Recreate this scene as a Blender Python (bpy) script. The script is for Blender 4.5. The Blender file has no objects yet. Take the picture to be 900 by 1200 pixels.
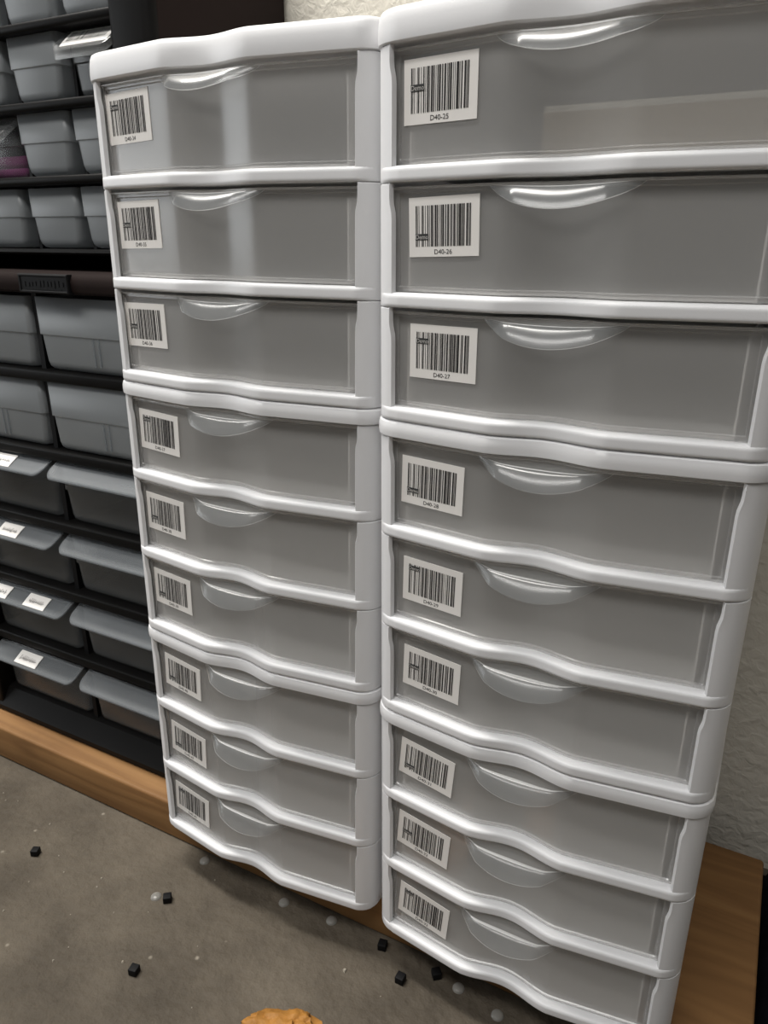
import bpy, math, random
from math import pi, sin, cos, radians
from mathutils import Vector, Matrix, noise as mnoise
S = 0.475                      # layout units -> metres
scn = bpy.context.scene
COL = scn.collection
random.seed(7)

# ------------------------------------------------------------------ materials
def newmat(name):
    m = bpy.data.materials.new(name); m.use_nodes = True
    nt = m.node_tree; nt.nodes.clear()
    out = nt.nodes.new('ShaderNodeOutputMaterial')
    return m, nt, out
def principled(name, col, rough=.5, spec=.5, bump=None, vary=None, metal=0.0):
    m, nt, out = newmat(name)
    b = nt.nodes.new('ShaderNodeBsdfPrincipled')
    b.inputs['Base Color'].default_value = (*col, 1); b.inputs['Roughness'].default_value = rough
    b.inputs['Specular IOR Level'].default_value = spec; b.inputs['Metallic'].default_value = metal
    nt.links.new(b.outputs[0], out.inputs[0])
    tc = nt.nodes.new('ShaderNodeTexCoord')
    if vary:
        n = nt.nodes.new('ShaderNodeTexNoise'); n.inputs['Scale'].default_value = vary[0]; n.inputs['Detail'].default_value = 5
        nt.links.new(tc.outputs['Object'], n.inputs['Vector'])
        r = nt.nodes.new('ShaderNodeValToRGB')
        r.color_ramp.elements[0].position = .3; r.color_ramp.elements[1].position = .7
        r.color_ramp.elements[0].color = (*[c*(1-vary[1]) for c in col], 1); r.color_ramp.elements[1].color = (*[min(1, c*(1+vary[1])) for c in col], 1)
        nt.links.new(n.outputs['Fac'], r.inputs[0]); nt.links.new(r.outputs[0], b.inputs['Base Color'])
    if bump:
        n = nt.nodes.new('ShaderNodeTexNoise'); n.inputs['Scale'].default_value = bump[0]; n.inputs['Detail'].default_value = 4
        nt.links.new(tc.outputs['Object'], n.inputs['Vector'])
        bp = nt.nodes.new('ShaderNodeBump'); bp.inputs['Strength'].default_value = bump[1]; bp.inputs['Distance'].default_value = bump[2]
        nt.links.new(n.outputs['Fac'], bp.inputs['Height']); nt.links.new(bp.outputs[0], b.inputs['Normal'])
    return m
def frosted(name, col, clear, gloss_rough=.22, trans=.5, spec=1.45, tint=(1, 1, 1), blur=.0):
    """milky polypropylene: part of the light goes straight through, part is scattered"""
    m, nt, out = newmat(name)
    N = nt.nodes.new; L = nt.links.new
    tr = N('ShaderNodeBsdfTransparent'); tr.inputs[0].default_value = (*tint, 1)
    df = N('ShaderNodeBsdfDiffuse'); df.inputs[0].default_value = (*col, 1)
    tl = N('ShaderNodeBsdfTranslucent'); tl.inputs[0].default_value = (*col, 1)
    gl = N('ShaderNodeBsdfGlossy'); gl.inputs['Roughness'].default_value = gloss_rough; gl.inputs[0].default_value = (1, 1, 1, 1)
    a = N('ShaderNodeMixShader'); a.inputs[0].default_value = trans; L(df.outputs[0], a.inputs[1]); L(tl.outputs[0], a.inputs[2])
    b = N('ShaderNodeMixShader'); b.inputs[0].default_value = clear; L(a.outputs[0], b.inputs[1]); L(tr.outputs[0], b.inputs[2])
    fr = N('ShaderNodeFresnel'); fr.inputs[0].default_value = spec
    ge = N('ShaderNodeNewGeometry'); inv = N('ShaderNodeMath'); inv.operation = 'SUBTRACT'; inv.inputs[0].default_value = 1; L(ge.outputs['Backfacing'], inv.inputs[1])
    fm = N('ShaderNodeMath'); fm.operation = 'MULTIPLY'; L(fr.outputs[0], fm.inputs[0]); L(inv.outputs[0], fm.inputs[1])
    c = N('ShaderNodeMixShader'); L(fm.outputs[0], c.inputs[0]); L(b.outputs[0], c.inputs[1]); L(gl.outputs[0], c.inputs[2])
    L(c.outputs[0], out.inputs[0])
    return m

M = {}
M['white'] = principled('white_plastic', (.80, .80, .81), .38, .45, bump=(900, .05, .0004))
M['frost'] = frosted('frosted_plastic', (.92, .91, .89), .71, .22, .45, 1.5)
M['frost_box'] = frosted('frosted_plastic_box', (.90, .89, .87), .30, .4, .5)
M['handle'] = frosted('handle_plastic', (.70, .72, .72), .86, .22, .5, 1.42)
M['rim'] = frosted('handle_glint', (.90, .91, .91), .45, .2, .4)
M['visor'] = frosted('handle_visor', (.62, .66, .68), .90, .2, .5, 1.4)
M['bin'] = frosted('bin_plastic', (.47, .495, .51), .45, .35, .4, 1.35)
M['bin_clear'] = frosted('clear_bin_plastic', (.34, .355, .36), .78, .25, .5, 1.35)
M['lip'] = frosted('lip_plastic', (.30, .325, .345), .55, .5, .45, 1.3)
M['paper'] = principled('label_paper', (.93, .90, .86), .75, .2)
M['ink'] = principled('ink', (.035, .033, .033), .7, .2)
M['tag'] = principled('ink_tag', (.06, .06, .06), .7, .2)
M['tagtext'] = principled('tag_text', (.62, .60, .57), .7, .2)
M['pencil'] = principled('pen_grey', (.25, .24, .23), .8, .1)
M['black'] = principled('black_plastic', (.0055, .0052, .005), .48, .11, vary=(30, .15))
M['brownblack'] = principled('brown_black_plastic', (.016, .0105, .0095), .75, .08, vary=(8, .12), bump=(700, .08, .0005))
M['rubber'] = principled('black_rubber', (.004, .004, .0045), .6, .2)
M['card'] = principled('cardboard', (.50, .40, .27), .85, .15, vary=(60, .06))
M['cardedge'] = principled('cardboard_edge', (.95, .90, .78), .85, .15, vary=(220, .12), bump=(500, .4, .002))
M['purple'] = principled('purple_cloth', (.30, .05, .20), .8, .2, vary=(40, .2))
M['darkcloth'] = principled('black_cloth', (.008, .008, .012), .9, .1, vary=(90, .4), bump=(220, .3, .004))
M['clearbump'] = frosted('clear_bumper', (.62, .60, .55), .55, .12, .3)
M['grit'] = principled('pale_grit', (.30, .27, .22), .8, .2)

# tan wrinkled leather
def leather():
    m = principled('tan_leather', (.36, .165, .035), .6, .3, vary=(30, .3), bump=(110, .5, .003))
    return m
M['leather'] = leather()

def wood():
    m, nt, out = newmat('pine_timber'); N = nt.nodes.new; L = nt.links.new
    b = N('ShaderNodeBsdfPrincipled'); b.inputs['Roughness'].default_value = .6; b.inputs['Specular IOR Level'].default_value = .3
    tc = N('ShaderNodeTexCoord'); mp = N('ShaderNodeMapping'); mp.inputs['Scale'].default_value = (.55, 7, 7)
    L(tc.outputs['Object'], mp.inputs[0])
    n = N('ShaderNodeTexNoise'); n.inputs['Scale'].default_value = 3.2; n.inputs['Detail'].default_value = 4; n.inputs['Distortion'].default_value = .5
    L(mp.outputs[0], n.inputs['Vector'])
    mul = N('ShaderNodeMath'); mul.operation = 'MULTIPLY'; mul.inputs[1].default_value = 9
    L(n.outputs['Fac'], mul.inputs[0])
    fr = N('ShaderNodeMath'); fr.operation = 'PINGPONG'; fr.inputs[1].default_value = 1.0; L(mul.outputs[0], fr.inputs[0])
    r = N('ShaderNodeValToRGB'); e = r.color_ramp.elements
    e[0].position = 0; e[0].color = (.21, .105, .038, 1); e[1].position = 1; e[1].color = (.29, .155, .060, 1)
    k = r.color_ramp.elements.new(.45); k.color = (.26, .135, .050, 1)
    L(fr.outputs[0], r.inputs[0])
    n2 = N('ShaderNodeTexNoise'); n2.inputs['Scale'].default_value = 9; n2.inputs['Detail'].default_value = 5; L(tc.outputs['Object'], n2.inputs['Vector'])
    r2 = N('ShaderNodeValToRGB'); r2.color_ramp.elements[0].position = .32; r2.color_ramp.elements[0].color = (.62, .6, .56, 1); r2.color_ramp.elements[1].position = .55
    L(n2.outputs['Fac'], r2.inputs[0])
    mx = N('ShaderNodeMix'); mx.data_type = 'RGBA'; mx.blend_type = 'MULTIPLY'; mx.inputs[0].default_value = .8
    L(r.outputs[0], mx.inputs[6]); L(r2.outputs[0], mx.inputs[7]); L(mx.outputs[2], b.inputs['Base Color'])
    bp = N('ShaderNodeBump'); bp.inputs['Strength'].default_value = .15; bp.inputs['Distance'].default_value = .001
    L(fr.outputs[0], bp.inputs['Height']); L(bp.outputs[0], b.inputs['Normal'])
    L(b.outputs[0], out.inputs[0]); return m
M['wood'] = wood()

def concrete():
    m, nt, out = newmat('concrete'); N = nt.nodes.new; L = nt.links.new
    b = N('ShaderNodeBsdfPrincipled'); b.inputs['Roughness'].default_value = .7; b.inputs['Specular IOR Level'].default_value = .25
    tc = N('ShaderNodeTexCoord')
    n = N('ShaderNodeTexNoise'); n.inputs['Scale'].default_value = 9; n.inputs['Detail'].default_value = 8; n.inputs['Roughness'].default_value = .65
    L(tc.outputs['Object'], n.inputs['Vector'])
    r = N('ShaderNodeValToRGB'); e = r.color_ramp.elements
    e[0].position = .36; e[0].color = (.060, .049, .036, 1); e[1].position = .66; e[1].color = (.125, .104, .078, 1)
    L(n.outputs['Fac'], r.inputs[0])
    v = N('ShaderNodeTexVoronoi'); v.inputs['Scale'].default_value = 75; L(tc.outputs['Object'], v.inputs['Vector'])
    r2 = N('ShaderNodeValToRGB'); r2.color_ramp.elements[0].position = .05; r2.color_ramp.elements[0].color = (1, 1, 1, 1)
    r2.color_ramp.elements[1].position = .14; r2.color_ramp.elements[1].color = (0, 0, 0, 1); L(v.outputs['Distance'], r2.inputs[0])
    n3 = N('ShaderNodeTexNoise'); n3.inputs['Scale'].default_value = 30; L(tc.outputs['Object'], n3.inputs['Vector'])
    r3 = N('ShaderNodeValToRGB'); r3.color_ramp.elements[0].position = .56; r3.color_ramp.elements[1].position = .64; L(n3.outputs['Fac'], r3.inputs[0])
    mm = N('ShaderNodeMath'); mm.operation = 'MULTIPLY'; L(r2.outputs[0], mm.inputs[0]); L(r3.outputs[0], mm.inputs[1])
    mx = N('ShaderNodeMix'); mx.data_type = 'RGBA'; L(mm.outputs[0], mx.inputs[0]); L(r.outputs[0], mx.inputs[6]); mx.inputs[7].default_value = (.26, .23, .185, 1)
    # hairline cracks
    vc = N('ShaderNodeTexVoronoi'); vc.feature = 'DISTANCE_TO_EDGE'; vc.inputs['Scale'].default_value = 7
    nd = N('ShaderNodeTexNoise'); nd.inputs['Scale'].default_value = 14; nd.inputs['Detail'].default_value = 4; L(tc.outputs['Object'], nd.inputs['Vector'])
    ad = N('ShaderNodeMix'); ad.data_type = 'RGBA'; ad.inputs[0].default_value = .12; L(tc.outputs['Object'], ad.inputs[6]); L(nd.outputs['Color'], ad.inputs[7]); L(ad.outputs[2], vc.inputs['Vector'])
    rc = N('ShaderNodeValToRGB'); rc.color_ramp.elements[0].position = 0; rc.color_ramp.elements[0].color = (.55, .55, .55, 1); rc.color_ramp.elements[1].position = .006
    L(vc.outputs['Distance'], rc.inputs[0])
    m2 = N('ShaderNodeMix'); m2.data_type = 'RGBA'; m2.blend_type = 'MULTIPLY'; m2.inputs[0].default_value = .22; L(mx.outputs[2], m2.inputs[6]); L(rc.outputs[0], m2.inputs[7])
    L(m2.outputs[2], b.inputs['Base Color'])
    nb = N('ShaderNodeTexNoise'); nb.inputs['Scale'].default_value = 160; nb.inputs['Detail'].default_value = 5; L(tc.outputs['Object'], nb.inputs['Vector'])
    bp = N('ShaderNodeBump'); bp.inputs['Strength'].default_value = .7; bp.inputs['Distance'].default_value = .0025
    L(nb.outputs['Fac'], bp.inputs['Height']); L(bp.outputs[0], b.inputs['Normal'])
    L(b.outputs[0], out.inputs[0]); return m
M['concrete'] = concrete()

def stucco():
    m, nt, out = newmat('stucco_paint'); N = nt.nodes.new; L = nt.links.new
    b = N('ShaderNodeBsdfPrincipled'); b.inputs['Roughness'].default_value = .75; b.inputs['Specular IOR Level'].default_value = .25
    b.inputs['Base Color'].default_value = (.74, .70, .61, 1)
    tc = N('ShaderNodeTexCoord')
    n = N('ShaderNodeTexNoise'); n.inputs['Scale'].default_value = 130; n.inputs['Detail'].default_value = 3; n.inputs['Distortion'].default_value = .6
    L(tc.outputs['Object'], n.inputs['Vector'])
    n2 = N('ShaderNodeTexNoise'); n2.inputs['Scale'].default_value = 45; n2.inputs['Detail'].default_value = 2; L(tc.outputs['Object'], n2.inputs['Vector'])
    ad = N('ShaderNodeMath'); ad.operation = 'ADD'; L(n.outputs['Fac'], ad.inputs[0]); L(n2.outputs['Fac'], ad.inputs[1])
    bp = N('ShaderNodeBump'); bp.inputs['Strength'].default_value = .8; bp.inputs['Distance'].default_value = .0024
    L(ad.outputs[0], bp.inputs['Height']); L(bp.outputs[0], b.inputs['Normal'])
    L(b.outputs[0], out.inputs[0]); return m
M['stucco'] = stucco()

# ------------------------------------------------------------------ mesh helpers
class MB:
    def __init__(s): s.v = []; s.f = []; s.m = []
    def vert(s, x, y, z): s.v.append((x*S, y*S, z*S)); return len(s.v)-1
    def face(s, idx, m=0): s.f.append(tuple(idx)); s.m.append(m)
    def quad(s, pts, m=0): s.face([s.vert(*p) for p in pts], m)
    def loft(s, rings, closed=True, m=0, cap0=False, cap1=False):
        ids = [[s.vert(*p) for p in r] for r in rings]
        n = len(ids[0])
        for a, b in zip(ids, ids[1:]):
            for i in range(n if closed else n-1):
                j = (i+1) % n
                s.face((a[i], a[j], b[j], b[i]), m)
        if cap0: s.face(ids[0][::-1], m)
        if cap1: s.face(ids[-1], m)
        return ids
    def box(s, x0, x1, y0, y1, z0, z1, m=0, r=0.0):
        if r <= 0:
            rings = [[(x0, y0, z), (x1, y0, z), (x1, y1, z), (x0, y1, z)] for z in (z0, z1)]
            s.loft(rings, True, m, True, True); return
        def ring(z, i):
            o = []
            for cx, cy, a0 in ((x1-r, y1-r, 0), (x0+r, y1-r, 90), (x0+r, y0+r, 180), (x1-r, y0+r, 270)):
                for k in range(4):
                    a = radians(a0+k*30); o.append((cx+(r-i)*cos(a), cy+(r-i)*sin(a), z))
            return o
        rr = [(z0, r), (z0+.13*r, r*.5), (z0+.5*r, r*.13), (z0+r, 0), (z1-r, 0), (z1-.5*r, r*.13), (z1-.13*r, r*.5), (z1, r)]
        s.loft([ring(z, i*.999) for z, i in rr], True, m, True, True)
    def build(s, name, mats, parent=None, loc=(0, 0, 0), smooth=35):
        me = bpy.data.meshes.new(name); me.from_pydata(s.v, [], s.f)
        for k in (mats if isinstance(mats, (list, tuple)) else [mats]): me.materials.append(M[k])
        me.polygons.foreach_set('material_index', s.m)
        import bmesh
        bm = bmesh.new(); bm.from_mesh(me); bmesh.ops.remove_doubles(bm, verts=bm.verts, dist=1e-6)
        bmesh.ops.recalc_face_normals(bm, faces=bm.faces); bm.to_mesh(me); bm.free()
        if smooth:
            me.polygons.foreach_set('use_smooth', [True]*len(me.polygons))
            me.set_sharp_from_angle(angle=radians(smooth))
        return inst(name, me, parent, loc)
def inst(name, me, parent=None, loc=(0, 0, 0)):
    o = bpy.data.objects.new(name, me); COL.objects.link(o)
    if parent: o.parent = parent
    o.location = [c*S for c in loc]
    return o
def tag(o, label, cat, group=None, kind=None):
    o['label'] = label; o['category'] = cat
    if group: o['group'] = group
    if kind: o['kind'] = kind
    return o
def thing(name, label, cat, loc, group=None, rot=(0, 0, 0)):
    o = bpy.data.objects.new(name, None); COL.objects.link(o); o.empty_display_size = .02
    o.location = [c*S for c in loc]; o.rotation_euler = rot
    return tag(o, label, cat, group)
def solid(o, t):
    md = o.modifiers.new('thick', 'SOLIDIFY'); md.thickness = t*S; md.offset = 1; return o

# ------------------------------------------------------------------ setting
FZ = -.075; WY = .447
b = MB(); b.box(-4, 4, -5, WY+.1, FZ-.1, FZ)
o = b.build('floor', 'concrete', smooth=0); o['kind'] = 'structure'
b = MB(); b.box(-4, 4, WY, WY+.1, FZ, 5.8)
o = b.build('wall_back', 'stucco', smooth=0); o['kind'] = 'structure'

# timber plinth
b = MB(); b.box(-2.2, .853, .04, .378, FZ, -.0015, r=.005)
o = b.build('timber_plank', 'wood'); tag(o, 'long pine plank on the concrete floor under both white drawer stacks and the black cabinets', 'plank')

# ------------------------------------------------------------------ white drawer units
W, D, T, CAP = .3830, .45, .11304, .01814
UH = 3*T+CAP
CU = .188                      # middle of the wave
def prof(u):
    s = abs(u-CU)
    if s < .058: return -.005-.0095*(1-cos(pi*s/.058))/2
    k = max(0.0, 1-(s-.058)/.110)
    return -.0145*(k if k < .93 else k-(k-.93)**2*6)
RC = .028
def yfront(u):
    if u < RC: return RC-math.sqrt(max(0, RC*RC-(RC-u)**2))
    if u > W-RC: return RC-math.sqrt(max(0, RC*RC-(u-W+RC)**2))
    return prof(u)
def us(a, b_, n): return [a+(b_-a)*i/n for i in range(n+1)]
ox, oy = W/2, D/2              # unit origin = middle of its base
def L3(u, y, z): return (u-ox, y-oy, z)

def outline(off):
    """closed plan outline of the unit with the wavy front"""
    p = []
    for u in us(RC, W-RC, 72):
        d = (prof(u+.001)-prof(u-.001))/.002; n = math.hypot(1, d)
        p.append((u+off*d/n, prof(u)-off/n))
    for k in range(1, 9):
        a = radians(-90+k*90/8); p.append((W-RC+(RC+off)*cos(a), RC+(RC+off)*sin(a)))
    rb = .016
    for k in range(0, 6):
        a = radians(k*18); p.append((W-rb+(rb+off)*cos(a), D-rb+(rb+off)*sin(a)))
    for k in range(0, 6):
        a = radians(90+k*18); p.append((rb+(rb+off)*cos(a), D-rb+(rb+off)*sin(a)))
    for k in range(0, 8):
        a = radians(180+k*90/8); p.append((RC+(RC+off)*cos(a), RC+(RC+off)*sin(a)))
    return p
def cap_mesh(levels, top):
    b = MB()
    rings = [[L3(x, y, z) for x, y in outline(o)] for o, z in levels]
    b.loft(rings, True, 0, True, True)
    if top:                     # moulded ribbing on the exposed lid
        pass
    return b
CAP_MID = cap_mesh([(-.004, .0), (.0, .0), (.0018, .001), (.0024, .006), (.0021, .012), (.0010, .0158), (-.0015, .0178), (-.006, .01814)], False)
CAP_TOP = cap_mesh([(-.004, .0), (.0, .0), (.0018, .001), (.0024, .006), (.0018, .016), (.0008, .0225), (-.001, .0262), (-.004, .0280), (-.009, .0284), (-.014, .0270), (-.03, .0268)], True)

def tier_mesh():
    b = MB()
    # C-shaped shell: posts, sides and back in one sweep
    q = .0225; f0 = math.asin((RC-q)/RC)
    outer = []
    for k in range(9):
        a = f0+(pi/2-f0)*k/8; outer.append((RC-RC*sin(a), RC-RC*cos(a)))
    rb = .016
    side = [(0, .12), (0, D-rb)]+[(rb-rb*cos(radians(k*18)), D-rb+rb*sin(radians(k*18))) for k in range(1, 6)]
    L = outer+side
    Rr = [(W-x, y) for x, y in L][::-1]
    path = L+Rr
    n = len(path); inner = []
    for i, (x, y) in enumerate(path):
        a = path[max(0, i-1)]; c = path[min(n-1, i+1)]
        tx, ty = c[0]-a[0], c[1]-a[1]; l = math.hypot(tx, ty)
        nx, ny = ty/l, -tx/l       # inward (path runs left post -> left side -> back -> right)
        if nx*(W/2-x)+ny*(D/2-y) < 0: nx, ny = -nx, -ny
        e = min(i, n-1-i)
        th = .0065 if e < 5 else (.0065-(e-4)*.0006 if e < 9 else .004)
        if e == 0: nx, ny = 0, 1
        inner.append((x+nx*th, y+ny*th))
    # loop: outer forward, right end bevel, inner backwards, left end bevel
    loopo = path; li = inner[::-1]
    eL = [(q+.0026, .0048), (q+.0013, .0020)]; eR = [(W-q-.0013, .0020), (W-q-.0026, .0048)]
    full = loopo+eR+li+eL
    N = len(full)
    near = {0, N-1, N-2, N-3, n-1, n, n+1, n+2}
    def ring(z, neck, ins):
        o = []
        for i, (x, y) in enumerate(full):
            s = neck if i in near else 0
            x2 = x+(-s if x < W/2 else s)
            if i < n:              # outer skin: tiny inset at seams
                cx, cy = W/2, D/2
                x2 += ins*(1 if x < cx else -1)*(1 if i > 4 and i < n-5 else .3); y += ins*(1 if y < cy else -1)*.8
            o.append(L3(x2, y, z))
        return o
    b.loft([ring(.0002, .0, .0012), ring(.0014, .0, 0), ring(T-.032, .0, 0), ring(T-.026, .0004, 0), ring(T-.018, .0022, 0), ring(T-.013, .0026, 0), ring(T-.0012, .0026, 0), ring(T-.0002, .0026, .0012)], True, 0, True, True)
    # bottom rail following the wave
    dep = .017
    sec = [(.0010, .0004), (-.0004, .0008), (-.0012, .0018), (-.0016, .0030), (-.0016, .0042), (-.0016, .0092), (-.0015, .0106), (-.0010, .0122), (.0001, .0134), (.0015, .0141), (.0033, .0145), (.0060, .0146), (dep, .0140), (dep, .0004)]
    rings = []
    for u in us(.0045, W-.0045, 90):
        e = min(u, W-u); k = 1 if e > .02 else .1+.9*max(0, (e-.0045)/.0155)
        d = (yfront(min(W-.002, u+.001))-yfront(max(.002, u-.001)))/.002; d = max(-1.2, min(1.2, d)); nn = math.hypot(1, d)
        rings.append([L3(u-dy*k*d/nn*(1 if e > .02 else 0), yfront(u)+(dy if dy > 0 else dy*k), z) for dy, z in sec])
    b.loft(rings, True, 0, True, True)
    # runner ledges inside the shell carrying the drawer
    b.box(.0035-ox, .031-ox, .03-oy, D-.02-oy, .002, .006); b.box(W-.031-ox, W-.0035-ox, .03-oy, D-.02-oy, .002, .006)
    return b

PY = .0085                     # panel set back behind the rail line
def drawer_mesh():
    b = MB()
    u0, u1, z0, z1 = .0200, W-.0200, .0150, T-.0035
    bw = .0085
    cu = [u0, u0+.0012, u0+bw-.0012, u0+bw]+us(u0+bw+.004, u1-bw-.004, 60)+[u1-bw, u1-bw+.0012, u1-.0012, u1]
    cz = [z0, z0+.0012, z0+.0045, z0+.0055, (z0+z1)/2, z1-.0062, z1-.0052, z1-.0012, z1]
    def yo(i, j):
        iu = min(i, len(cu)-1-i); jz = min(j, len(cz)-1-j)
        e = min(iu, jz)
        return .0008 if e == 0 else (0.0 if e in (1, 2) else .0016)
    g = [[b.vert(*L3(u, prof(u)+PY+yo(i, j), z)) for j, z in enumerate(cz)] for i, u in enumerate(cu)]
    gb = [[b.vert(*L3(u, prof(u)+PY+.0042, z)) for j, z in enumerate(cz)] for i, u in enumerate(cu)]
    ni, nj = len(cu), len(cz)
    for i in range(ni-1):
        for j in range(nj-1):
            b.face((g[i][j], g[i+1][j], g[i+1][j+1], g[i][j+1])); b.face((gb[i][j], gb[i][j+1], gb[i+1][j+1], gb[i+1][j]))
    for i in range(ni-1):
        b.face((g[i][0], gb[i][0], gb[i+1][0], g[i+1][0])); b.face((g[i][nj-1], g[i+1][nj-1], gb[i+1][nj-1], gb[i][nj-1]))
    for j in range(nj-1):
        b.face((g[0][j], g[0][j+1], gb[0][j+1], gb[0][j])); b.face((g[ni-1][j], gb[ni-1][j], gb[ni-1][j+1], g[ni-1][j+1]))
    # slim flange along the top edge of the front
    rings = []
    for u in us(u0+.001, u1-.001, 70):
        y = prof(u)+PY
        rings.append([L3(u, y+a, z1+c) for a, c in ((.003, -.0022), (-.0022, -.0022), (-.0030, -.0016), (-.0030, -.0006), (-.0022, .0), (.003, .0))])
    b.loft(rings, True, 0, True, True)
    # the tub behind the front: floor, sides, back with rounded back corners
    w = .0022; zt = T-.014; zb = .0152; uu0, uu1 = .036, W-.036; yb = .415; r = .02
    P = [(uu0, prof(uu0)+PY+.0043), (uu0, yb-r)]+[(uu0+r-r*cos(radians(k*22.5)), yb-r+r*sin(radians(k*22.5))) for k in range(1, 5)]
    P = P+[(W-x, y) for x, y in P][::-1]
    inn = []
    for i, (x, y) in enumerate(P):
        cx = W/2; k = (1 if x < cx else -1); inn.append((x+k*w*.8, y-(w*.8 if y > yb-r-.001 else 0)))
    loop = P+inn[::-1]
    b.loft([[L3(x, y, zb) for x, y in loop], [L3(x, y, zt) for x, y in loop]], True, 1, True, True)
    fl = [(u, prof(u)+PY+.0043) for u in us(uu0+.0022, uu1-.0022, 40)]
    bk = [(p[0], p[1]) for p in inn[1:-1]][::-1]
    ring = fl+bk
    b.loft([[L3(x, y, zb+.0004) for x, y in ring], [L3(x, y, zb+.0026) for x, y in ring]], True, 1, True, True)
    return b

HS = .066
def handle_mesh():
    b = MB(); na = 40
    ztop = T-.0042
    # section: tray dropping gently, a ridge, then the visor curling down
    sec = [(0, 0), (.18, -.05), (.36, -.14), (.50, -.20), (.56, -.17), (.62, -.19), (.72, -.33), (.84, -.55), (.94, -.79), (1.0, -1.0)]
    rt, rbk = [], []
    for i in range(na+1):
        a = -1+2*i/na; s = HS*a; u = CU+s
        k = max(0, 1-a*a)**.85
        yb = prof(u)+PY+.0004
        yf = -.0118-.021*max(0, 1-a*a)**.8      # outer edge in plan: one convex arc
        Pp = max(.0004, yb-yf) if k > 0 else .0004
        Pp = Pp*min(1, k*1.5)+.0004
        Dd = .0012+.0205*k
        top = [L3(u, yb-Pp*p, ztop+Dd*d) for p, d in sec]
        th = .0016
        bot = [L3(u, yb-max(0, Pp*p-th*.6*min(1, k*3)*(p > .5)), ztop+Dd*d-th*(1 if p < .7 else .35)) for p, d in sec]
        rt.append(top+bot[::-1])
    ids = b.loft(rt, True, 0, True, True)
    ns = len(sec); nr = 2*ns                   # free edge and ridge in a paler tone: bright lines put into the colour
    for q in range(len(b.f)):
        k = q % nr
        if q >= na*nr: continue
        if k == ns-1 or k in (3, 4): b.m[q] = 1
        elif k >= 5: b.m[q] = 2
    return b

# --- code 128 bars and the printed text
PAT = "212222 222122 222221 121223 121322 131222 122213 122312 132212 221213 221312 231212 112232 122132 122231 113222 123122 123221 223211 221132 221231 213212 223112 312131 311222 321122 321221 312212 322112 322211 212123 212321 232121 111323 131123 131321 112313 132113 132311 211313 231113 231311 112133 112331 132131 113123 113321 133121 313121 211331 231131 213113 213311 213131 311123 311321 331121 312113 312311 332111 314111 221411 431111 111224 111422 121124 121421 141122 141221 112214 112412 122114 122411 142112 142211 241211 221114 413111 241112 134111 111242 121142 121241 114212 124112 124211 411212 421112 421211 212141 214121 412121 111143 111341 131141 114113 114311 411113 411311 113141 114131 311141 411131 211412 211214 211232 2331112".split()
def code128(t):
    v = [104]+[ord(c)-32 for c in t]
    chk = (v[0]+sum(i*x for i, x in enumerate(v) if i)) % 103
    bars, x = [], 0
    for c in v+[chk, 106]:
        for i, d in enumerate(PAT[c]):
            if i % 2 == 0: bars.append((x, x+int(d)))
            x += int(d)
    return bars, x
_tc = {}
def text_geo(s):
    if s in _tc: return _tc[s]
    cu = bpy.data.curves.new('text', 'FONT'); cu.body = s; cu.size = 1; cu.resolution_u = 3
    ob = bpy.data.objects.new('text', cu); COL.objects.link(ob)
    dg = bpy.context.evaluated_depsgraph_get(); dg.update()
    me = bpy.data.meshes.new_from_object(ob.evaluated_get(dg))
    v = [tuple(p.co) for p in me.vertices]; f = [tuple(p.vertices) for p in me.polygons]
    bpy.data.objects.remove(ob); bpy.data.curves.remove(cu); bpy.data.meshes.remove(me)
    x0 = min(p[0] for p in v); x1 = max(p[0] for p in v); y0 = min(p[1] for p in v); y1 = max(p[1] for p in v)
    _tc[s] = ([((p[0]-x0)/(x1-x0), (p[1]-y0)/(y1-y0)) for p in v], f); return _tc[s]
def label_mesh(code, cu_, cz_, w, h, rot, demo):
    """barcode sticker lying on the curved drawer front; demo = height (0..1) of the dark tag"""
    b = MB(); cr, sr = cos(radians(rot)), sin(radians(rot))
    def P(x, z, e):
        u = cu_+x*cr-z*sr; zz = cz_+x*sr+z*cr
        return L3(u, prof(u)+PY+.0016-e, zz)
    n = 12
    xs = us(-w/2, w/2, n)
    f = [[b.vert(*P(x, z, .0007)) for z in (-h/2, h/2)] for x in xs]
    k = [[b.vert(*P(x, z, .0001)) for z in (-h/2, h/2)] for x in xs]
    for i in range(n):
        b.face((f[i][0], f[i+1][0], f[i+1][1], f[i][1])); b.face((k[i][0], k[i][1], k[i+1][1], k[i+1][0]))
        b.face((f[i][0], k[i][0], k[i+1][0], f[i+1][0])); b.face((f[i][1], f[i+1][1], k[i+1][1], k[i][1]))
    b.face((f[0][0], f[0][1], k[0][1], k[0][0])); b.face((f[n][0], k[n][0], k[n][1], f[n][1]))
    bars, tot = code128(code)
    bx0, bx1, bz0, bz1 = -w*.40, w*.385, -h*.325, h*.36
    sc = (bx1-bx0)/tot
    for a, c in bars:
        b.quad([P(bx0+a*sc, bz0, .0010), P(bx0+c*sc, bz0, .0010), P(bx0+c*sc, bz1, .0010), P(bx0+a*sc, bz1, .0010)], 1)
    dz = bz0+(bz1-bz0)*demo; dx0, dx1 = bx0-w*.004, bx0+w*.19; dh = h*.052
    b.quad([P(dx0, dz-dh, .0012), P(dx1, dz-dh, .0012), P(dx1, dz+dh, .0012), P(dx0, dz+dh, .0012)], 2)
    def put(s, x0, x1, z0, z1, e, m):
        v, fs = text_geo(s)
        ids = [b.vert(*P(x0+(x1-x0)*p[0], z0+(z1-z0)*p[1], e)) for p in v]
        for q in fs: b.face([ids[i] for i in q], m)
    put('Demo', dx0+w*.008, dx1-w*.006, dz-dh*.72, dz+dh*.72, .0014, 3)
    put(code, -w*.125, w*.125, -h*.455, -h*.375, .0010, 1)
    return b

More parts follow.
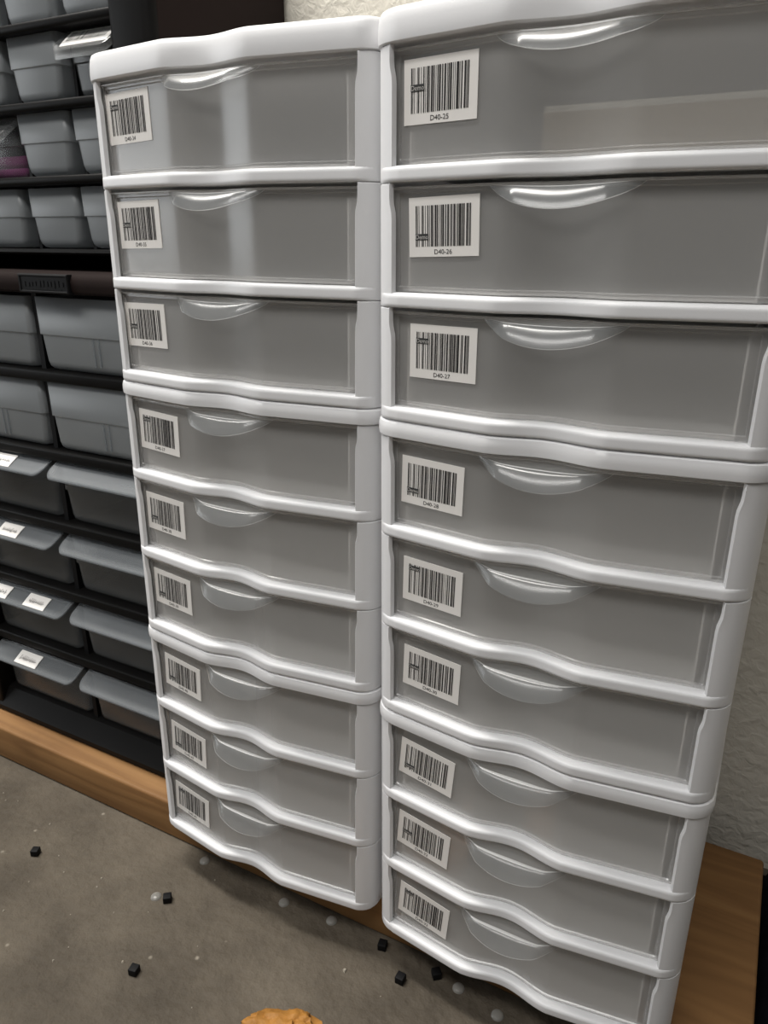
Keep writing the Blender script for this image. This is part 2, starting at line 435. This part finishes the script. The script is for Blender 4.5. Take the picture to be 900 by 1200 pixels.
tier_me = tier_mesh().build('frame', 'white').data
drawer_me = drawer_mesh().build('drawer', ['frost', 'frost_box']).data
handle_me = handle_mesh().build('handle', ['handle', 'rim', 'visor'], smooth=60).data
for o in [o for o in COL.objects if o.data in (tier_me, drawer_me, handle_me)]: bpy.data.objects.remove(o)
capm = CAP_MID.build('top', 'white'); capt = CAP_TOP.build('top', 'white')
capm_me, capt_me = capm.data, capt.data
bpy.data.objects.remove(capm); bpy.data.objects.remove(capt)

X2 = .39375
# (u, z, rotation, height of the dark tag) per sticker, top to bottom
LAB_L = [(.0628, .0743, 1.4, .80), (.065, .0739, 1.1, .48), (.0597, .0712, .9, .42), (.0668, .0683, -1.6, .86), (.0648, .0673, -1.0, .24), (.0653, .0678, -.9, .18), (.0698, .0635, -2.6, .16), (.0697, .0596, -3.0, .14), (.0653, .0589, -3.5, .84)]
LAB_R = [(.0686, .0741, .3, .56), (.0755, .0744, 1.6, .24), (.0781, .0718, -.1, .76), (.0696, .0661, -1.3, .18), (.0725, .0633, -1.2, .88), (.0741, .0646, -2.0, .50), (.0708, .0639, -4.7, .16), (.0684, .0644, -4.4, .40), (.0712, .0602, -4.9, .86)]
DESC = {(0, 2): 'topmost white three-drawer unit of the left stack, drawers coded D40-34 to D40-36',
        (0, 1): 'middle white three-drawer unit of the left stack, drawers coded D40-37 to D40-39',
        (0, 0): 'bottom white three-drawer unit of the left stack, resting on the pine plank',
        (1, 2): 'topmost white three-drawer unit of the right stack, a cardboard box showing inside',
        (1, 1): 'middle white three-drawer unit of the right stack, drawers coded D40-28 to D40-30',
        (1, 0): 'bottom white three-drawer unit of the right stack, beside the bare plank end'}
for s in (0, 1):
    lx, ly = ((.0035, .0082), (-.0030, -.0080))[s]
    xs, ys, zs = ((0, 0, 0), (X2, -.0031, 0))[s]
    for un in range(3):
        zb = un*UH+zs
        root = thing('drawer_unit', DESC[(s, un)], 'drawer unit', (xs-.0138+ox+lx*zb, ys+oy+ly*zb, zb), 'white three-drawer units stacked on the plank', (-ly, lx, 0))
        inst('top', capt_me if un == 2 else capm_me, root, (0, 0, 3*T))
        for k in range(3):
            inst('frame', tier_me, root, (0, 0, k*T))
            d = inst('drawer', drawer_me, root, (0, 0, k*T))
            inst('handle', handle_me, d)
            i = (2-un)*3+(2-k)
            num = (34 if s == 0 else 25)+i
            u_, z_, r_, dm = (LAB_L, LAB_R)[s][i]
            lo = label_mesh('D40-%d' % num, u_, z_, .0748, .0525, r_, dm).build('barcode_sticker', ['paper', 'ink', 'tag', 'tagtext'], d, smooth=0)
            lo['label'] = 'white barcode sticker printed D40-%d' % num

# cardboard box inside the top drawer of the right stack
zb = 2*UH+2*T+.0200
cb = thing('cardboard_box', 'open tan cardboard box inside the top drawer of the right stack', 'box', (.6155, .228, zb))
b = MB()
bx, by, bh, t_ = .0995, .155, .043, .003
outer = [(-bx, -by), (bx, -by), (bx, by), (-bx, by)]; inn = [(-bx+t_, -by+t_), (bx-t_, -by+t_), (bx-t_, by-t_), (-bx+t_, by-t_)]
b.loft([[(x, y, z) for x, y in outer] for z in (0, bh)], True, 0, True)
b.loft([[(x, y, z) for x, y in inn] for z in (t_, bh)], True, 0, True)
for i in range(4):
    j = (i+1) % 4; b.quad([(*outer[i], bh), (*outer[j], bh), (*inn[j], bh), (*inn[i], bh)], 1)
b.build('body', ['card', 'cardedge'], cb, smooth=0)
b = MB()
b.box(-bx, bx, -by-.0009, -by+.004, bh-.0038, bh+.0016); b.build('torn_edge', 'cardedge', cb, smooth=0)

# ------------------------------------------------------------------ black small-parts cabinets
def bin_mesh(w, h, step, dep, cham=True):
    """open-topped tub: flared upper band, narrower lower part, tucked-in bottom edge"""
    b = MB()
    hw = w/2
    lv = [(h, hw, 0), (h-step, hw-.0012, 0), (h-step-.0012, hw-.0036, .0022), (.013, hw-.0075, .0032), (.006, hw-.0095, .0045), (.002, hw-.0130, .0075), (0, hw-.018, .012)]
    rings = []
    for z, x, yf in lv:
        r = .008
        pts = []
        for cx, cy, a0 in ((x-r, dep-r, 0), (-x+r, dep-r, 90), (-x+r, yf+r, 180), (x-r, yf+r, 270)):
            for k in range(4):
                a = radians(a0+k*30); pts.append((cx+r*cos(a), cy+r*sin(a), z))
        rings.append(pts)
    b.loft(rings, True, 0, False, True)
    return b
def lip_mesh(w, top, out, drop, y0, skirt=.0034):
    b = MB()
    def ol(ins):
        hw = w/2-ins; o = []
        r = .016
        fr = 1-ins/out
        bk = ins/out*.6
        o.append((-hw, bk)); 
        for k in range(7):
            a = radians(180-k*15); o.append((-hw+r+r*cos(a), fr-(r/out)*(1-sin(a))*1.0))
        for k in range(7):
            a = radians(90-k*15); o.append((hw-r+r*cos(a), fr-(r/out)*(1-sin(a))*1.0))
        o.append((hw, bk)); return o
    def P(x, t, dz): return (x, y0-out*t, top-drop*t*(.75+.25*t)+dz)
    rings = []
    for ins, dz in ((.0012, -skirt), (0, -skirt+.0006), (0, -.0004), (.0010, 0), (.0030, 0), (.0052, -.0014), (.012, -.0016)):
        rings.append([P(x, t, dz) for x, t in ol(ins)])
    b.loft(rings, True, 0, True, True)
    return b
def sticker_on_lip(w, cx, cw, top, out, drop, y0, seed, barcode=False, t0=.22, t1=.86):
    b = MB(); rnd = random.Random(seed)
    def P(x, t, e): return (x, y0-out*t, top-drop*t*(.75+.25*t)-.0014+e)
    n = 6
    ts = us(t0, t1, 4)
    g = [[b.vert(*P(x, t, .0012)) for t in ts] for x in us(cx-cw/2, cx+cw/2, n)]
    g2 = [[b.vert(*P(x, t, .0002)) for t in ts] for x in us(cx-cw/2, cx+cw/2, n)]
    for i in range(n):
        for j in range(4):
            b.face((g[i][j], g[i+1][j], g[i+1][j+1], g[i][j+1])); b.face((g2[i][j], g2[i][j+1], g2[i+1][j+1], g2[i+1][j]))
        b.face((g[i][0], g2[i][0], g2[i+1][0], g[i+1][0])); b.face((g[i][4], g[i+1][4], g2[i+1][4], g2[i][4]))
    def stroke(xa, ta, xb, tb, wd):
        b.quad([P(xa-wd, ta, .0016), P(xa+wd, ta, .0016), P(xb+wd, tb, .0016), P(xb-wd, tb, .0016)], 1)
    if barcode:
        x = cx-cw*.42
        while x < cx+cw*.42:
            wd = rnd.choice((.0006, .0010, .0014)); stroke(x, t0+.08, x, t1-.16, wd/2); x += wd+rnd.choice((.0008, .0014, .002))
    else:
        x = cx-cw*.32; tm = (t0+t1)/2+.04
        while x < cx+cw*.32:
            d = rnd.uniform(.05, .14); a = rnd.uniform(-.002, .002)
            stroke(x, tm-d, x+a, tm+d*.8, .0006); 
            b.quad([P(x, tm+d*.5, .0016), P(x, tm+d*.5+.035, .0016), P(x+.004, tm-d*.3+.035, .0016), P(x+.004, tm-d*.3, .0016)], 1)
            x += rnd.uniform(.0035, .0055)
    return b

CX0, CX1 = -.535, -.0205
# ---- lower cabinet: wide drawers
LC = thing('parts_cabinet', 'lower black parts cabinet with wide clear drawers, standing on the pine plank', 'cabinet', ((CX0+CX1)/2, .26, 0), 'black cabinets of small clear drawers')
lx0, lx1 = CX0-(CX0+CX1)/2, CX1-(CX0+CX1)/2
def lc(x): return x-(CX0+CX1)/2
YF = .08-.26; YB = .436-.26
b = MB(); b.box(lx0, lx0+.020, YF+.004, YB, .002, .838, r=.004); b.build('side_panel', 'black', LC)
b = MB(); b.box(lx1-.018, lx1, YF+.004, YB, .002, .838, r=.004); b.build('side_panel', 'black', LC)
b = MB(); b.box(lx0+.02, lx1-.018, YB-.008, YB, .002, .838); b.build('back_panel', 'black', LC, smooth=0)
# top with rounded front bar
b = MB()
sec = [(YF+.02, .812), (YF+.008, .8125), (YF+.002, .816), (YF, .822), (YF, .832), (YF+.003, .838), (YF+.009, .8415), (YF+.02, .842), (YB, .842), (YB, .812)]
b.loft([[(x, y, z) for y, z in sec] for x in (lx0, lx1)], True, 0, True, True); b.build('top_panel', 'brownblack', LC)
# embossed maker's plate on the bar
b = MB(); pb = MB()
px0, px1 = lc(-.262), lc(-.158)
b.loft([[(px0+i, YF+y, .8135+k), (px1-i, YF+y, .8135+k), (px1-i, YF+y, .8405-k), (px0+i, YF+y, .8405-k)] for i, y, k in ((0, .004, 0), (0, -.004, 0), (.0015, -.0055, .0015), (.004, -.0055, .003), (.005, -.0042, .004))], True, 0, True, True)
rnd = random.Random(3); x = px0+.010
while x < px1-.012:
    w_ = rnd.uniform(.004, .007)
    b.box(x, x+w_, YF-.0050, YF-.004, .823+rnd.uniform(-.002, .001), .829+rnd.uniform(-.001, .003)); x += w_+.0028
b.box(px0+.012, px1-.014, YF-.0048, YF-.004, .8188, .8202)
b.build('name_plate', 'rubber', LC, smooth=0)
rows = [(.697, .109, .055, False), (.568, .112, .056, False), (.442, .107, .050, True), (.313, .106, .052, True), (.183, .105, .052, True), (.048, .107, .052, True)]
# shelves
for zbot, h, st, lp in rows[:-1]:
    b = MB(); b.box(lx0+.02, lx1-.018, YF+.012, YB-.008, zbot-.0185, zbot-.001, r=.004); b.build('shelf', 'black', LC)
# base with sloping front ledge
b = MB()
sec = [(YF, .002), (YF, .012), (YF+.004, .016), (YF+.022, .044), (YF+.03, .0465), (YB-.008, .0465), (YB-.008, .002)]
b.loft([[(x, y, z) for y, z in sec] for x in (lx0+.001, lx1-.001)], True, 0, True, True); b.build('base', 'black', LC)
b = MB(); b.box(lc(-.2805), lc(-.2705), YF+.028, YB-.008, .046, .812); b.build('divider', 'rubber', LC, smooth=0)
_bins = {}
hw = .222
lipstick = {(2, 0): [(-.385, .052, 11)], (3, 0): [(-.397, .052, 12)], (4, 0): [(-.458, .052, 13), (-.358, .054, 14)], (5, 0): [(-.411, .058, 15)]}
for r, (zbot, h, st, lp) in enumerate(rows):
    for c_, xc in ((0, -.3945), (1, -.1565)):
        jit = random.uniform(-.0015, .0015)
        yj = (.100 if not lp else .103)-.26+jit
        me = _bins.get(r)
        if me is None:
            d = bin_mesh(hw, h, st, .30).build('drawer', 'bin_clear' if lp else 'bin', LC, (lc(xc), yj, zbot)); _bins[r] = d.data
        else: d = inst('drawer', me, LC, (lc(xc), yj, zbot))
        solid(d, -.0018)
        if lp:
            lo = lip_mesh(hw+.002, h, .034, .021, .001).build('handle', 'lip', d)
            for n, (sx, sw, sd) in enumerate(lipstick.get((r, c_), [])):
                so = sticker_on_lip(hw, sx-xc, sw, h, .034, .021, .001, sd).build('paper_tag', ['paper', 'pencil'], d, smooth=0)
                so['label'] = 'small white paper tag with pencilled writing'
        else:
            # moulded card-holder ribs on the plain face
            b = MB()
            for dx in (.006, .017): b.box(dx-.0012, dx+.0012, .0008, .004, .012, h-st-.002)
            b.build('rib', 'lip', d, smooth=0)

# ---- upper cabinet: small drawers
UC = thing('parts_cabinet', 'upper black parts cabinet with narrow clear drawers, standing on the lower black cabinet', 'cabinet', ((CX0+CX1)/2, .295, .84202), 'black cabinets of small clear drawers')
UY = .295; UZ = .84202; UTOP = 1.315
def P_(x, y, z): return (lc(x), y-UY, z-UZ)
def ubox(b, x0, x1, y0, y1, z0, z1, r=0.0): b.box(lc(x0), lc(x1), y0-UY, y1-UY, z0-UZ, z1-UZ, r=r)
b = MB(); ubox(b, CX1-.012, CX1, .152, .436, .84205, UTOP, .003); b.build('side_panel', 'brownblack', UC)
b = MB(); ubox(b, CX0, CX0+.012, .165, .436, .84205, UTOP, .003); b.build('side_panel', 'brownblack', UC)
b = MB(); ubox(b, CX1-.0770, CX1-.0008, .138, .195, .84205, UTOP, .014); b.build('post', 'black', UC)
b = MB(); ubox(b, CX0+.0008, CX0+.0770, .138, .195, .84205, UTOP, .014); b.build('post', 'black', UC)
b = MB(); ubox(b, CX0+.012, CX1-.012, .428, .436, .84205, UTOP); b.build('back_panel', 'black', UC, smooth=0)
b = MB(); ubox(b, CX0, CX1, .16, .436, UTOP-.002, UTOP+.02, .006); b.build('top_panel', 'black', UC)
b = MB()
sec = [(.30, .84205), (.30, .8640), (.150, .8652), (.1465, .8685), (.148, .8725), (.156, .8738), (.428, .8738), (.428, .84205)]
b.loft([[P_(x, y, z) for y, z in sec] for x in (CX0+.012, CX1-.012)], True, 0, True, True); b.build('base', 'black', UC)
ub = [1.174, 1.0755, .977, .875]
for zb_ in ub[:3]:
    b = MB(); ubox(b, CX0+.05, CX1-.05, .1465, .428, zb_-.0135, zb_-.0008, .005); b.build('shelf', 'black', UC)
xcs = [-.3925, -.2715, -.1555]
for xa in (-.3300, -.2085):
    b = MB(); ubox(b, xa-.003, xa+.003, .178, .428, .874, UTOP-.002); b.build('divider', 'rubber', UC, smooth=0)
small = None
for r, zb_ in enumerate(ub):
    for c_, xc in enumerate(xcs):
        lipd = (r, c_) in ((1, 2), (2, 0))
        y = .160+random.uniform(-.001, .001)+(.012 if lipd else 0)
        loc = P_(xc, y, zb_)
        if lipd: d = bin_mesh(.1075, .0855, .040, .24).build('drawer', 'bin_clear', UC, loc)
        elif small is None:
            d = bin_mesh(.1075, .0855, .040, .24).build('drawer', 'bin', UC, loc); small = d.data
        else: d = inst('drawer', small, UC, loc)
        solid(d, -.0018)
        if lipd:
            lip_mesh(.110, .0855, .036, .032, .002, .011).build('handle', 'handle', d)
            if (r, c_) == (1, 2):
                so = sticker_on_lip(.111, 0.004, .090, .0855, .036, .032, .002, 5, True, .12, .80).build('barcode_sticker', ['paper', 'ink'], d, smooth=0)
                so['label'] = 'white barcode sticker on the pull lip'
# purple cloth in the lipped drawer at the left edge
pc = thing('folded_cloth', 'purple folded cloth inside the narrow clear drawer at the left edge', 'cloth', (xcs[0], .270, .977+.0025))
b = MB(); b.box(-.043, .043, -.085, .085, 0, .014, r=.006); b.build('lower_fold', 'purple', pc)
b = MB(); b.box(-.042, .042, -.083, .083, .0145, .032, r=.007); b.build('upper_fold', 'purple', pc)

# ------------------------------------------------------------------ things on the floor
def cube_mesh(a):
    b = MB(); b.box(-a, a, -a, a, 0, 1.75*a, r=a*.18)
    return b
cube_me = None
cubes = [(-.212, -.096, 25, 'small black plastic cube on bare concrete, leftmost of the scattered cubes'),
         (.047, -.063, 38, 'small black plastic cube on the concrete beside a clear bumper dot'),
         (.092, -.176, 12, 'small black plastic cube on open concrete, nearest the tan leather'),
         (.425, -.012, 0, 'small black plastic cube just outside the shadow under the right stack'),
         (.379, .022, 10, 'small black plastic cube against the plank below the gap between the stacks'),
         (.466, .018, 40, 'small black plastic cube in the shade under the right stack beside a clear dot')]
for x, y, rz, lab in cubes:
    if cube_me is None:
        o = cube_mesh(.0062).build('plastic_cube', 'rubber'); cube_me = o.data
    else: o = inst('plastic_cube', cube_me)
    o.location = (x*S, y*S, FZ*S); o.rotation_euler = (0, 0, radians(rz))
    tag(o, lab, 'cube', 'black plastic cubes on the floor')
def dome():
    b = MB(); rings = []
    for k in range(6):
        a = radians(k*17); rings.append([(.0085*cos(a)*cos(t*pi/10), .0085*cos(a)*sin(t*pi/10), .0045*sin(a)) for t in range(20)])
    b.loft(rings, True, 0, True, True); return b
dome_me = None
dots = [(.026, -.066, 'clear rubber bumper dot beside a black cube left of the left stack shadow'),
        (.500, .016, 'clear rubber bumper dot in the shade under the right stack, nearer its left corner'),
        (.560, .005, 'clear rubber bumper dot in the shade under the middle of the right stack'),
        (.208, .019, 'clear rubber bumper dot in the shade under the middle of the left stack'),
        (.290, .026, 'clear rubber bumper dot in the shade under the right half of the left stack'),
        (.045, .025, 'clear rubber bumper dot by the plank at the left corner of the left stack')]
for x, y, lab in dots:
    if dome_me is None:
        o = dome().build('bumper_dot', 'clearbump', smooth=60); dome_me = o.data
    else: o = inst('bumper_dot', dome_me)
    o.location = (x*S, y*S, FZ*S); tag(o, lab, 'bumper dot', 'clear bumper dots on the floor')
# pale crumbs of grit
b = MB(); rnd = random.Random(21)
for _ in range(42):
    x = rnd.uniform(-.55, .55); y = rnd.uniform(-.30, .03); a = rnd.choice((.0010, .0014, .002, .003))*rnd.uniform(.7, 1.2)
    pts = [(x+a*rnd.uniform(.6, 1.2)*cos(k*pi/3), y+a*rnd.uniform(.6, 1.2)*sin(k*pi/3)) for k in range(6)]
    b.loft([[(px, py, FZ) for px, py in pts], [(x+(px-x)*.6, y+(py-y)*.6, FZ+a*.8) for px, py in pts]], True, 0, False, True)
o = b.build('grit', 'grit', smooth=0); tag(o, 'pale crumbs of grit scattered over the concrete floor', 'grit', kind='stuff')

# tan leather, only its wrinkled end reaches into the frame
b = MB(); rnd = random.Random(9)
nx, na = 60, 64
ax = Vector((.47, -.88, 0)).normalized(); sx = Vector((.88, .47, 0)).normalized()
rings = []
for i in range(nx+1):
    t = i/nx; l = .20*t
    wd = .052*min(1, math.sqrt(max(0.0, 1-(1-min(1, t/.22))**2)))*(1+.10*sin(9*t+1))
    ht = .040*min(1, math.sqrt(max(0.0, 1-(1-min(1, t/.20))**2)))*(1+.08*sin(13*t))
    wd = max(wd, .002); ht = max(ht, .002)
    r_ = []
    for k in range(na):
        a = 2*pi*k/na
        q_ = mnoise.noise(Vector((3*cos(a), 3*sin(a)+5*t, 9*t))); q2 = abs(mnoise.noise(Vector((5*cos(a)+7, 5*sin(a)-6*t, 14*t))))
        cr = 1+.10*q_-.55*(.3-q2)*(q2 < .3)
        z = ht*(.5+.5*sin(a))*cr if sin(a) > -.8 else 0
        ss = math.copysign(abs(cos(a))**.75, cos(a))*wd*cr
        p = ax*l+sx*ss
        r_.append((p.x, p.y, max(0, z)))
    rings.append(r_)
b.loft(rings, True, 0, True, True)
o = b.build('leather_bundle', 'leather', smooth=70)
o.location = (.312*S, -.128*S, FZ*S)
tag(o, 'wrinkled tan-orange leather bundle on the concrete at the bottom edge', 'leather bundle')

# black cloth slumped on the floor beyond the plank end
b = MB(); rnd = random.Random(4)
gx, gy = 18, 26
g = []
for i in range(gx+1):
    row = []
    for j in range(gy+1):
        x = .8575+.26*i/gx; y = -.12+.55*j/gy
        e = min(i, gx-i, j, gy-j)
        z = FZ+(0 if e == 0 else (.048 if e == 1 else .062)+.010*sin(i*1.3+j*.4)+.006*sin(j*1.1-i*.7))
        row.append(b.vert(x+.0015*sin(j*.9), y, z))
    g.append(row)
for i in range(gx):
    for j in range(gy): b.face((g[i][j], g[i+1][j], g[i+1][j+1], g[i][j+1]))
b.face([g[i][0] for i in range(gx+1)]+[g[gx][j] for j in range(1, gy+1)]+[g[i][gy] for i in range(gx-1, -1, -1)]+[g[0][j] for j in range(gy-1, 0, -1)])
o = b.build('black_cloth', 'darkcloth', smooth=60); tag(o, 'black cloth heap on the floor against the right end of the pine plank', 'cloth')

# ------------------------------------------------------------------ light
def area(name, loc, sx_, sy_, power, col, target=None):
    l = bpy.data.lights.new(name, 'AREA'); l.shape = 'RECTANGLE'; l.size = sx_*S; l.size_y = sy_*S; l.energy = power; l.color = col
    o = bpy.data.objects.new(name, l); COL.objects.link(o); o.location = [c*S for c in loc]
    if target: o.rotation_euler = (Vector(target)-Vector(loc)).to_track_quat('-Z', 'Y').to_euler()
    return o
area('ceiling_lamp', (-1.7, -.2, 5.0), 3.2, .4, 66, (1, .97, .92))
area('front_fill', (.05, -1.7, 3.4), 2.6, .5, 15.5, (1, .98, .95), (.2, 0, .6))  # added fill light in front, set low so the fronts darken downwards
area('open_doorway', (-3.9, -1.9, 1.7), 2.0, 1.9, 9, (.93, .97, 1.0), (.1, 0, 1.0))
w = bpy.data.worlds.new('room_light'); scn.world = w; w.use_nodes = True
nt = w.node_tree; bg = nt.nodes['Background']
tc = nt.nodes.new('ShaderNodeTexCoord'); sp = nt.nodes.new('ShaderNodeSeparateXYZ'); nt.links.new(tc.outputs['Generated'], sp.inputs[0])
rm = nt.nodes.new('ShaderNodeValToRGB'); mr = nt.nodes.new('ShaderNodeMapRange'); mr.inputs[1].default_value = -1; mr.inputs[2].default_value = 1
nt.links.new(sp.outputs['Z'], mr.inputs[0]); nt.links.new(mr.outputs[0], rm.inputs[0])
e = rm.color_ramp.elements; e[0].position = .35; e[0].color = (.10, .105, .11, 1); e[1].position = .75; e[1].color = (.62, .63, .64, 1)
nt.links.new(rm.outputs[0], bg.inputs[0]); bg.inputs[1].default_value = .20

# ------------------------------------------------------------------ camera
cam = bpy.data.cameras.new('camera'); co = bpy.data.objects.new('camera', cam); COL.objects.link(co)
cam.sensor_fit = 'VERTICAL'; cam.sensor_height = 24; cam.lens = 869.83/1200*24; cam.clip_start = .01
pitch, yaw, roll = .34768, -.48453, .00622
cy_, sy_ = cos(yaw), sin(yaw)
f = Vector((sy_*cos(pitch), cy_*cos(pitch), -sin(pitch))); r = Vector((cy_, -sy_, 0)); u = r.cross(f)
r2 = r*cos(roll)+u*sin(roll); u2 = u*cos(roll)-r*sin(roll)
mt = Matrix((r2, u2, -f)).transposed().to_4x4(); mt.translation = Vector((.74815, -.68338, .88521))*S
co.matrix_world = mt
scn.camera = co
scn.view_settings.view_transform = 'Standard'; scn.view_settings.look = 'None'
scn.view_settings.exposure = -.08; scn.view_settings.gamma = 1; scn.view_settings.use_curve_mapping = False
scn.cycles.transparent_max_bounces = 24; scn.cycles.max_bounces = 10
